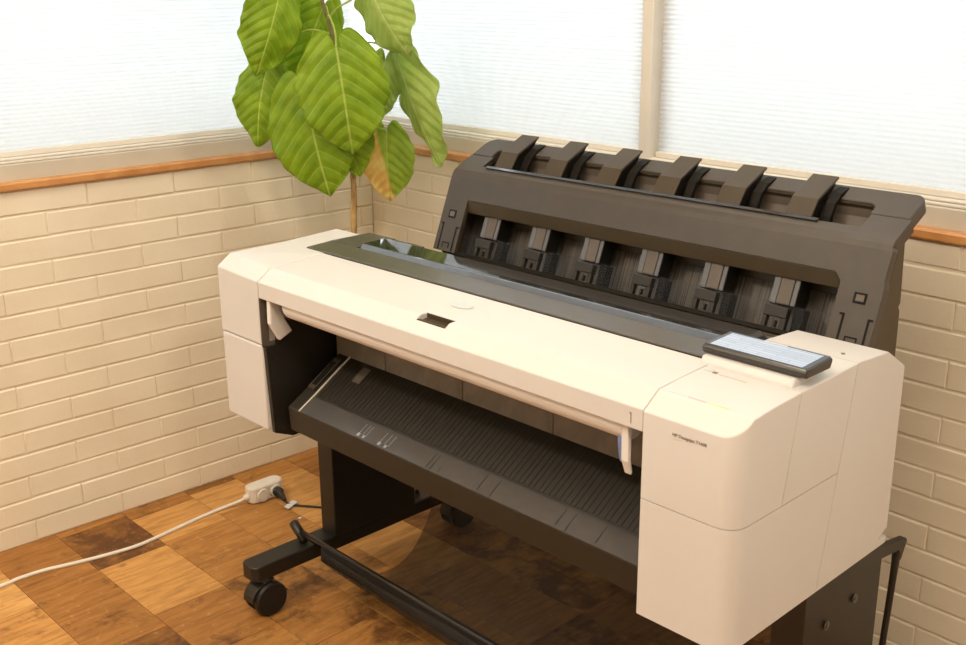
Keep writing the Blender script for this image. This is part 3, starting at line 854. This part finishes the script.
# inner box: ribbed back, floor and ends
bm = BM()
prism(bm, [(p.y, p.z) for p in (pa(0, .865, -.085), pa(0, 1.0, -.085), pa(0, 1.0, -.092), pa(0, .865, -.092))], SL + .031, SR - .033)
back = part('ribbed_back', bm, 'ribbed')
bm = BM(); prism(bm, [(p.y, p.z) for p in (pa(0, .968, -.076), pa(0, .985, -.072), pa(0, .998, -.079), pa(0, .975, -.0845))], SL + .031, SR - .033)
part('back_beam', bm, 'flap', .002)
bm = BM(); prism(bm, [(p.y, p.z) for p in (pa(0, .878, 0), pa(0, .886, -.010), pa(0, .876, -.09), pa(0, .862, -.09))], SL + .031, SR - .033)
part('stacker_floor', bm, 'dark')
# clear guard across the lower part of the opening
bm = BM(); prism(bm, [(p.y, p.z) for p in (pa(0, .884, -.0165), pa(0, .932, -.0165), pa(0, .932, -.018), pa(0, .884, -.018))], WL + .001, WR - .001)
part('clear_guard', bm, 'clear')
# latches, square buttons
def latch(x0, x1, tall0, tall1):
    w = .0042
    for poly in ([(x0, .882), (x0 + w, .882), (x0 + w, tall0), (x0 - .006, tall0), (x0 - .006, tall0 - .004), (x0, tall0 - .004)],
                 [(x1 - w, .882), (x1, .882), (x1, tall1 - .004), (x1 + .006, tall1 - .004), (x1 + .006, tall1), (x1 - w, tall1)]):
        bm = BM(); plate(bm, [pa(a, z, -.001) for a, z in poly], an * .0018); part('latch_gap', bm, 'dark', parent=frame)
    bm = BM(); xm = (x0 + x1) / 2
    plate(bm, [pa(a, z, -.001) for a, z in ((xm - .012, .888), (xm - .0095, .888), (xm - .0095, .8985), (xm + .0095, .8985), (xm + .0095, .888), (xm + .012, .888), (xm + .012, .901), (xm - .012, .901))], an * .0018)
    part('latch_tab', bm, 'dark', parent=frame)
latch(.184, .236, .945, .940); latch(1.255, 1.308, .938, .936)
for xc in (.208, 1.279):
    bm = BM(); plate(bm, [pa(xc - .012, .957, -.001), pa(xc + .012, .957, -.001), pa(xc + .012, .976, -.001), pa(xc - .012, .976, -.001)], an * .0022)
    f = part('release_button', bm, 'dark', parent=frame)
    bm = BM(); plate(bm, [pa(xc - .007, .9615, .0012), pa(xc + .0085, .9615, .0012), pa(xc + .0085, .9725, .0012), pa(xc - .007, .9725, .0012)], an * .0012)
    part('button_face', bm, 'armside' if xc < .5 else 'armface', parent=frame)
# added glossy bar standing in for a reflection along the top opening
bm = BM(); prism(bm, [(p.y, p.z) for p in (pb(0, .598, .0008), pb(0, .606, .0008), pb(0, .606, .0035), pb(0, .598, .0035))], .262, 1.15)
part('glare_bar', bm, 'gloss', .0006)

# six paper guides: folded flap on top (with its dark arches), arm and hook behind the front window
GX = [.2815 + .1590 * k for k in range(6)]; GW = .056; AX = .017
def make_guide(x):
    bm = BM(); t = .0045
    up_ = [(.6085, 1.0815), (.634, 1.1165), (.7065, 1.1505)]
    lo_ = [(.7085, 1.1455), (.637, 1.1115), (.6125, 1.0785)]
    prism(bm, up_ + lo_, x, x + GW)
    f = part('paper_guide', bm, 'flap', .002, 3)
    # dark side webs under the flap
    bm = BM()
    for xa, w in ((x + .004, .005), (x + .026, .004), (x + GW - .008, .005)):
        prism(bm, [(.615, 1.079), (.6385, 1.1105), (.705, 1.1425), (.690, 1.125), (.66, 1.105), (.648, 1.072), (.635, 1.05), (.62, 1.05)], xa, xa + w)
    part('guide_web', bm, 'dark', .001, parent=f)
    bm = BM()
    outer = [(.640 - .012, 1.05), (.641, 1.085), (.655, 1.108), (.678, 1.124), (.706, 1.132)]
    inner = [(.706, 1.126), (.682, 1.117), (.663, 1.103), (.652, 1.083), (.650, 1.05)]
    prism(bm, outer + inner, x + GW + .002, x + GW + .024)
    part('guide_arch', bm, 'dark', .0015, parent=f)
    bm = BM(); prism(bm, [(.602, 1.078), (.611, 1.0825), (.612, 1.0790), (.604, 1.0745)], x + .002, x + GW + .012)
    part('guide_lip', bm, 'dark', .0008, parent=f)
    return f
def arm_prof(z0, z1, o0, o1): return [(p.y, p.z) for p in (pa(0, z0, o0), pa(0, z1, o0), pa(0, z1, o1), pa(0, z0, o1))]
def make_arm(x):
    bm = BM(); prism(bm, arm_prof(.928, 1.03, -.022, -.062), x, x + GW)
    a = part('guide_arm', bm, 'dark', .002, 2)
    bm = BM(); prism(bm, arm_prof(.930, 1.0, -.0185, -.0215), x + .016, x + .044); part('arm_face', bm, 'armface', .001, parent=a, label='tan front face')
    bm = BM(); prism(bm, arm_prof(.929, 1.0, -.0195, -.0218), x + .001, x + .0145); prism(bm, arm_prof(.930, 1.0, -.0195, -.0218), x + .0455, x + GW - .001)
    part('arm_edge', bm, 'armside', .0008, parent=a, label='grey side edge')
    bm = BM()      # hook: bridge with two feet
    prism(bm, arm_prof(.906, .925, -.010, -.026), x, x + .05)
    prism(bm, arm_prof(.884, .907, -.012, -.024), x, x + .009); prism(bm, arm_prof(.884, .907, -.012, -.024), x + .037, x + .05)
    prism(bm, arm_prof(.888, .900, -.013, -.022), x + .024, x + .029)
    part('arm_hook', bm, 'tray', .0015, parent=a)
    bm = BM(); prism(bm, arm_prof(.884, .930, -.03, -.055), x + .052, x + .072)
    part('hook_block', bm, 'dark', .002, parent=a)
    return a
g0 = make_guide(GX[0]); a0 = make_arm(GX[0] + AX)
for k in range(1, 6):
    dv = (GX[k] - GX[0], -.0012 * k, -.0007 * k)
    dup(g0, dv); dup(a0, (dv[0], 0, 0))

# ------------------------------------------------------------------ stand
LZ0, LZ1 = .100, .140
def foot_bm(x0, x1):
    bm = BM(); w = x1 - x0; R = .018
    o_ = corner(x0 + R, 0.0 + R, R, math.pi, 1.5 * math.pi, 6) + corner(x1 - R, R, R, 1.5 * math.pi, 2 * math.pi, 6) + corner(x1 - R, .74 - R, R, 0, .5 * math.pi, 6) + corner(x0 + R, .74 - R, R, .5 * math.pi, math.pi, 6)
    plate(bm, [Vector((x, y, LZ0)) for x, y in o_], Vector((0, 0, LZ1 - LZ0))); return bm
f0 = part('stand_foot', foot_bm(-.008, .056), 'leg', .004, 3); dup(f0, (1.322, 0, 0))
bm = BM(); box(bm, -.001, .060, .245, .515, LZ1, ZB - .001)
p0 = part('stand_post', bm, 'leg', .003, 2)
p1 = dup(p0, (1.322, 0, 0))
bm = BM(); box(bm, .060, 1.323, .40, .47, .455, .53); part('cross_beam', bm, 'leg', .004)
# bolts on the outside of the right post
for y, z in ((.318, .449), (.414, .461)):
    bm = BM(); tube(bm, [(1.3848, y, z), (1.3870, y, z)], .0085, 14); tube(bm, [(1.3870, y, z), (1.3885, y, z)], .0045, 6)
    part('bolt', bm, 'steel', parent=p1, label='steel bolt head')
def caster(cx, cy):
    bm = BM()                                                  # swivel hood + stem
    tube(bm, [(cx, cy, .086), (cx, cy, LZ0 - .0005)], .022, 16)
    pr = [(cy - .046, .052)] + [(cy - .006 + .046 * math.cos(t), .046 + .046 * math.sin(t)) for t in [math.pi - k * math.pi / 10 for k in range(11)]] + [(cy + .046, .048), (cy + .02, .046)]
    prism(bm, pr, cx - .0215, cx + .0215)
    c = part('caster', bm, 'leg', .002)
    for s in (-1, 1):
        bm = BM(); x0 = cx + s * .012; x1 = cx + s * .032
        tube(bm, [(x0, cy, .044), (x1 - s * .004, cy, .044), (x1, cy, .044)], [.044, .044, .040], 28)
        tube(bm, [(x1, cy, .044), (x1 + s * .0012, cy, .044)], .030, 20)
        part('wheel', bm, 'rubber', parent=c)
    return c
c0 = caster(.033, .042); dup(c0, (1.322, 0, 0)); dup(c0, (0, .655, 0)); dup(c0, (1.322, .655, 0))
# media basket: front rod with end knobs, sheer sagging cloth, rear brackets
bm = BM(); tube(bm, [(.012, .168, .165), (1.36, .168, .165)], .0085, 14); rod = part('basket_rod', bm, 'rod')
for xk, s in ((.010, 1), (1.362, -1)):
    bm = BM()
    tube(bm, [(xk - .031 * s, .170, .180), (xk - .028 * s, .170, .1785), (xk - .012 * s, .168, .170), (xk + .006 * s, .168, .160), (xk + .016 * s, .168, .1415)], [.0085, .0125, .0125, .0130, .0105], 12)
    part('rod_end', bm, 'black')
bm = BM()
nx, ny = 26, 20
cloth = [(.158, .158), (.150, .145), (.165, .11), (.215, .065), (.29, .034), (.37, .022), (.44, .045), (.50, .115), (.545, .22), (.562, .34), (.574, .42)]
cs = spline([(0, y, z) for y, z in cloth], 3)
rows = []
for i in range(nx + 1):
    u = i / nx; x = .125 + (1.30 - .125) * u
    sag = math.sin(math.pi * u)
    rows.append([bm.verts.new((x + (.0 if 0 < i < nx else 0), p.y + .004 * math.sin(9 * u + 5 * j / len(cs)), max(.006, p.z - .010 * sag * math.sin(math.pi * j / (len(cs) - 1))))) for j, p in enumerate(cs)])
for i in range(nx):
    for j in range(len(cs) - 1):
        f = bm.faces.new((rows[i][j], rows[i + 1][j], rows[i + 1][j + 1], rows[i][j + 1])); f.smooth = True
part('basket_cloth', bm, 'sheer', label='sheer black mesh cloth')
# opaque hem wrapped round the rod
bm = BM()
hem = [(.1765, .163), (.1745, .168), (.168, .1640), (.1600, .168), (.1575, .162), (.1560, .150), (.1550, .128), (.1580, .124), (.1640, .128), (.1760, .152)]
prism(bm, hem, .115, 1.335); part('basket_hem', bm, 'hem', .003, 2)
bm = BM(); tube(bm, [(.10, .575, .425), (1.315, .575, .425)], .006, 10); part('basket_rod', bm, 'black')
for dx in (0, 1):
    bm = BM(); x0 = 1.366 if dx else .008
    prism(bm, [(.505, .498), (.505, .522), (.612, .503), (.618, .496), (.600, .462), (.588, .462), (.588, .486)], x0, x0 + .014)
    tube(bm, [(x0 + .007, .594, .48), (x0 + .007, .590, .43), (x0 + .007, .584, .36), (x0 + .007, .572, .24), (x0 + .007, .560, .14)], [.008, .007, .0065, .0065, .0065], 10)
    part('basket_bracket', bm, 'leg', .001)

# ------------------------------------------------------------------ plant
PX, PY = -.345, .655
PL = empty('potted_plant', (PX, PY, 0), 'tall potted fig plant with big heart-shaped green leaves in the room corner', 'plant')
def lathe(bm, cx, cy, prof, seg=40, mi=0):
    rings = [[bm.verts.new((cx + r * math.cos(2 * math.pi * k / seg), cy + r * math.sin(2 * math.pi * k / seg), z)) for k in range(seg)] for r, z in prof]
    for a, b in zip(rings[:-1], rings[1:]):
        for k in range(seg):
            f = bm.faces.new((a[k], a[(k + 1) % seg], b[(k + 1) % seg], b[k])); f.smooth = True; f.material_index = mi
    bm.faces.new(rings[0][::-1]); bm.faces.new(rings[-1])
bm = BM(); lathe(bm, PX, PY, [(.105, .0), (.112, .01), (.140, .25), (.146, .265), (.146, .275), (.134, .275), (.128, .25)]); obj('pot', bm, 'pot', PL)
bm = BM(); lathe(bm, PX, PY, [(.126, .238), (.127, .249), (.09, .256), (.03, .26)]); obj('soil', bm, 'soil', PL)
tr = spline([(PX, PY, .25), (PX + .004, PY - .002, .45), (-.350, .650, .65), (-.347, .653, .829), (-.344, .656, .911), (-.344, .656, 1.012), (-.348, .652, 1.10)], 6)
bm = BM(); tube(bm, tr, [.0125 - .0055 * i / (len(tr) - 1) for i in range(len(tr))], 12)
for p in tr[8::5]: tube(bm, [p + Vector((0, 0, -.003)), p, p + Vector((0, 0, .003))], [.0085, .0098, .0085], 12)
obj('trunk', bm, 'bark', PL)
st = spline([(-.348, .652, 1.10), (-.348, .652, 1.167), (-.358, .641, 1.277), (-.369, .63, 1.353), (-.379, .62, 1.412), (-.388, .61, 1.465), (-.399, .599, 1.53), (-.405, .592, 1.60)], 5)
bm = BM(); tube(bm, st, [.0075 - .003 * i / (len(st) - 1) for i in range(len(st))], 10); obj('stem', bm, 'twig', PL)

CAMD = Vector((.7217, -.6922, .16)).normalized()      # the side of the room the leaves face
def leaf(base, tip, width, roll, fold=.12, droop=.04, wave=.006, mat='leaf', seed=0, petiole=None, lobe=.17, tw=0.):
    rnd = random.Random(seed)
    B, Tt = Vector(base), Vector(tip); eu = (Tt - B); Ln = eu.length; eu.normalize()
    n0 = (CAMD - eu * CAMD.dot(eu)).normalized()
    n = Matrix.Rotation(roll * D2R, 3, eu) @ n0; ev = n.cross(eu) * -1
    ev = eu.cross(n)
    bm = BM(); uvl = bm.loops.layers.uv.new('leaf')
    NS, NT = 44, 28
    def half(s):
        pts = [(0, .66), (.08, .82), (.2, .94), (.34, 1.0), (.46, 1.0), (.58, .92), (.70, .76), (.81, .55), (.90, .31), (.96, .13), (1, .0)]
        for (a, ha), (b, hb) in zip(pts[:-1], pts[1:]):
            if s <= b:
                t = (s - a) / (b - a); return ha + (hb - ha) * t
        return 0
    ph = [rnd.uniform(0, 6.28) for _ in range(5)]
    grid = []; uvs = {}
    for i in range(NS + 1):
        s = i / NS; row = []
        for j in range(NT + 1):
            t = -1 + 2 * j / NT; at_ = abs(t)
            edge = 1 + (.030 * math.sin(s * 17 + ph[0] + (2 if t > 0 else 0)) + .022 * math.sin(s * 37 + ph[3] + (1 if t > 0 else 0))) * at_
            ac = t * half(s) * width / 2 * edge
            al = Ln * s - lobe * Ln * (1 - s) ** 2.2 * math.sin(math.pi * min(1, at_ ** .8 * .97)) ** .9
            q = 7. * (al / Ln - .40 * (abs(ac) / (width / 2)) ** 1.35)
            rel = .0038 * abs(math.sin(math.pi * q)) ** .8 + .0015 * math.sin(31 * s + 9 * t + ph[4]) * math.sin(17 * t + 5 * s)
            rel *= min(1, at_ * 5) * (1 - .3 * at_)
            hgt = -fold * abs(ac) - droop * (s - .35) ** 2 * 2.2 + rel - .003 * math.exp(-(at_ / .06) ** 2)
            hgt += wave * math.sin(s * 11 + ph[1] + (1.7 if t > 0 else 0)) * at_ ** 2 + wave * .8 * math.sin(s * 23 + ph[2] + t) * at_ ** 4
            ang = tw * (s - .3)
            p = B + eu * al + (ev * math.cos(ang) + n * math.sin(ang)) * ac + n * hgt
            v = bm.verts.new(p); uvs[v] = (ac / (width / 2), al / Ln); row.append(v)
        grid.append(row)
    for i in range(NS):
        for j in range(NT):
            vs = (grid[i][j], grid[i][j + 1], grid[i + 1][j + 1], grid[i + 1][j])
            f = bm.faces.new(vs); f.smooth = True
            for lp in f.loops: lp[uvl].uv = uvs[lp.vert]
    # midrib below the blade
    bmesh.ops.remove_doubles(bm, verts=grid[-1], dist=1e-5)
    o = obj('leaf', bm, mat, PL, recalc=False)
    so = o.modifiers.new('thickness', 'SOLIDIFY'); so.thickness = .0007
    bm = BM()
    if petiole:
        tube(bm, spline(petiole + [tuple(B)], 6), .0026, 8); obj('leaf_stalk', bm, 'petiole', o)
    return o
# big front leaf and its neighbours
leaf((-.268, .562, 1.345), (-.222, .568, 1.062), .250, -8, .10, .05, .006, seed=1, petiole=[(-.379, .62, 1.412), (-.335, .592, 1.425), (-.285, .572, 1.39)])
leaf((-.395, .539, 1.235), (-.326, .545, .935), .262, 8, .12, .05, .006, seed=2, petiole=[(-.352, .648, 1.22), (-.36, .61, 1.27), (-.385, .555, 1.27)])
leaf((-.414, .496, 1.487), (-.430, .420, 1.270), .165, -22, .30, .05, .009, mat='leaf', seed=3, petiole=[(-.40, .598, 1.54), (-.405, .56, 1.55), (-.41, .51, 1.525)])
leaf((-.525, .505, 1.285), (-.540, .452, 1.066), .172, 10, .22, .05, .008, seed=4, petiole=[(-.374, .625, 1.374), (-.42, .58, 1.385), (-.49, .53, 1.34)])
leaf((-.43, .640, 1.445), (-.520, .585, 1.215), .17, 0, .12, .04, .006, seed=5, petiole=[(-.369, .63, 1.355), (-.385, .63, 1.40), (-.41, .64, 1.445)])
leaf((-.264, .667, 1.51), (-.160, .695, 1.318), .165, 28, .38, .05, .010, mat='leafpale', seed=6, petiole=[(-.379, .62, 1.412), (-.345, .63, 1.444), (-.304, .655, 1.47)])
leaf((-.27, .760, 1.322), (-.166, .812, .999), .150, 46, .5, .03, .010, mat='leafpale', seed=7, petiole=[(-.358, .645, 1.29), (-.335, .69, 1.345), (-.30, .735, 1.345)])
leaf((-.318, .765, 1.30), (-.345, .745, 1.125), .115, 10, .1, .03, .005, mat='leafpale', seed=8, petiole=[(-.348, .652, 1.2), (-.34, .70, 1.29), (-.315, .75, 1.32)])
leaf((-.346, .784, 1.092), (-.329, .773, .890), .160, 4, .2, .03, .005, mat='leafyel', seed=9, petiole=[(-.346, .655, 1.07), (-.34, .71, 1.11), (-.345, .765, 1.105)])['label'] = 'leaf turned half yellow'
leaf((-.33, .60, 1.20), (-.285, .63, .985), .16, 14, .12, .03, .006, seed=10, petiole=[(-.348, .652, 1.15), (-.34, .64, 1.19), (-.335, .615, 1.21)])
# leaves above, just leaving the frame
leaf((-.46, .52, 1.80), (-.50, .47, 1.60), .19, -10, .15, .04, .006, seed=11, petiole=[(-.403, .594, 1.58), (-.42, .57, 1.76), (-.44, .54, 1.82)])
leaf((-.33, .62, 1.84), (-.27, .62, 1.62), .18, 12, .15, .04, .006, seed=12, petiole=[(-.405, .592, 1.595), (-.39, .60, 1.78), (-.355, .61, 1.86)])

# ------------------------------------------------------------------ cables on the floor
EX = empty('extension_cord', (-.51, .15, 0), 'white extension cord with a flat white multi-outlet block on the wooden floor', 'extension cord')
bm = BM()
pts = [(-.50, -2.9, .0055), (-.60, -2.1, .0055), (-.62, -1.3, .0055), (-.575, -.75, .0055), (-.556, -.42, .004), (-.559, -.343, .004), (-.553, -.278, .004), (-.532, -.204, .004), (-.511, -.113, .004), (-.501, -.029, .004), (-.513, .072, .004), (-.528, .179, .004), (-.531, .255, .006), (-.518, .30, .014), (-.512, .33, .022)]
tube(bm, spline(pts, 7), .0052, 10); obj('cable', bm, 'cable', EX)
bm = BM()
o_ = corner(-.538 + .02, .332 + .02, .02, math.pi, 1.5 * math.pi, 5) + corner(-.487 - .02, .332 + .02, .02, 1.5 * math.pi, 2 * math.pi, 5) + corner(-.487 - .024, .452 - .024, .024, 0, .5 * math.pi, 5) + corner(-.538 + .024, .452 - .024, .024, .5 * math.pi, math.pi, 5)
plate(bm, [Vector((x, y, 0.0005)) for x, y in o_], Vector((0, 0, .053)))
tube(bm, [(-.514, .318, .021), (-.511, .338, .023)], [.008, .013], 12)
blk = obj('outlet_block', bm, 'cable', EX, bevel=.012, seg=4)
for yy in (.371, .417):
    bm = BM()
    tube(bm, [(-.4875, yy, .0235), (-.4815, yy, .0235)], [.021, .0195], 24)
    ob = obj('outlet', bm, 'cable', blk)
    bm = BM(); tube(bm, [(-.4815, yy, .0235), (-.4808, yy, .0235)], .0145, 24); obj('outlet_face', bm, 'cream', blk)
bm = BM(); tube(bm, spline([(-.426, .408, .013), (-.410, .412, .006), (-.386, .429, .004), (-.36, .448, .004), (-.332, .468, .004), (-.26, .51, .004), (-.19, .565, .006), (-.15, .57, .06), (-.10, .54, .22), (-.06, .50, .38), (-.02, .47, .52), (.02, .46, .545)], 7), .0034, 8); pc = part('power_cord', bm, 'cord', label='thin black power cord')
bm = BM(); tube(bm, [(-.4805, .417, .0235), (-.468, .416, .023), (-.460, .415, .022), (-.440, .411, .018), (-.424, .408, .013)], [.0155, .0165, .011, .0075, .0045], 16); part('plug', bm, 'cord', parent=pc)
bm = BM(); plate(bm, [(-.404, .389, .0075), (-.382, .390, .0075), (-.400, .436, .0085), (-.422, .432, .0085)], Vector((0, 0, .0006))); part('tag', bm, 'mark', parent=pc, label='small white paper tag')
bm = BM(); plate(bm, [(-.324, .383, .0004), (-.316, .385, .0004), (-.318, .394, .0012), (-.326, .391, .0012)], Vector((0, 0, .0012))); tag(obj('paper_scrap', bm, 'mark'), 'tiny white paper scrap on the wooden floor beside the printer stand', 'paper scrap')

# ------------------------------------------------------------------ light
w = bpy.data.worlds.new('daylight'); scene.world = w; w.use_nodes = True
bg = w.node_tree.nodes['Background']; bg.inputs['Color'].default_value = (.90, .95, 1.0, 1); bg.inputs['Strength'].default_value = 3.45
def lamp(name, loc, power, size, col=(1, .80, .56)):
    l = bpy.data.lights.new(name, 'AREA'); l.shape = 'DISK'; l.size = size; l.energy = power; l.color = col; l.spread = 160 * D2R
    o = bpy.data.objects.new(name, l); COL.objects.link(o); o.location = loc; return o
WARM = (1, .86, .69)
lamp('ceiling_lamp', (.58, .62, RH - .02), 8, .10, WARM)
lamp('ceiling_lamp', (-.05, -1.5, RH - .02), 24, .14, WARM)
lamp('ceiling_lamp', (2.9, -.9, RH - .02), 26, .25, WARM)
lamp('added_fill_light', (1.0, -1.3, RH - .02), 36, 2.2, WARM)  # broad overhead fill light, added to brighten fronts and walls

# ------------------------------------------------------------------ camera
cam = bpy.data.cameras.new('camera'); co = bpy.data.objects.new('camera', cam); COL.objects.link(co)
yaw, pit, rol, fpx = .8063, -.302, -.009, 1095.48
fw = Vector((-math.sin(yaw) * math.cos(pit), math.cos(yaw) * math.cos(pit), math.sin(pit)))
r = Vector((math.cos(yaw), math.sin(yaw), 0)); u = r.cross(fw)
r, u = r * math.cos(rol) + u * math.sin(rol), u * math.cos(rol) - r * math.sin(rol)
mw = Matrix((( r.x, u.x, -fw.x, 2.1632), (r.y, u.y, -fw.y, -1.2379), (r.z, u.z, -fw.z, 1.5098), (0, 0, 0, 1)))
co.matrix_world = mw
cam.sensor_fit = 'HORIZONTAL'; cam.sensor_width = 36; cam.lens = fpx / 966 * 36; cam.clip_start = .02
scene.camera = co
vs = scene.view_settings
vs.view_transform = 'Standard'; vs.look = 'None'; vs.gamma = 1; vs.use_curve_mapping = False; vs.exposure = 0.0
scene.cycles.use_denoising = True
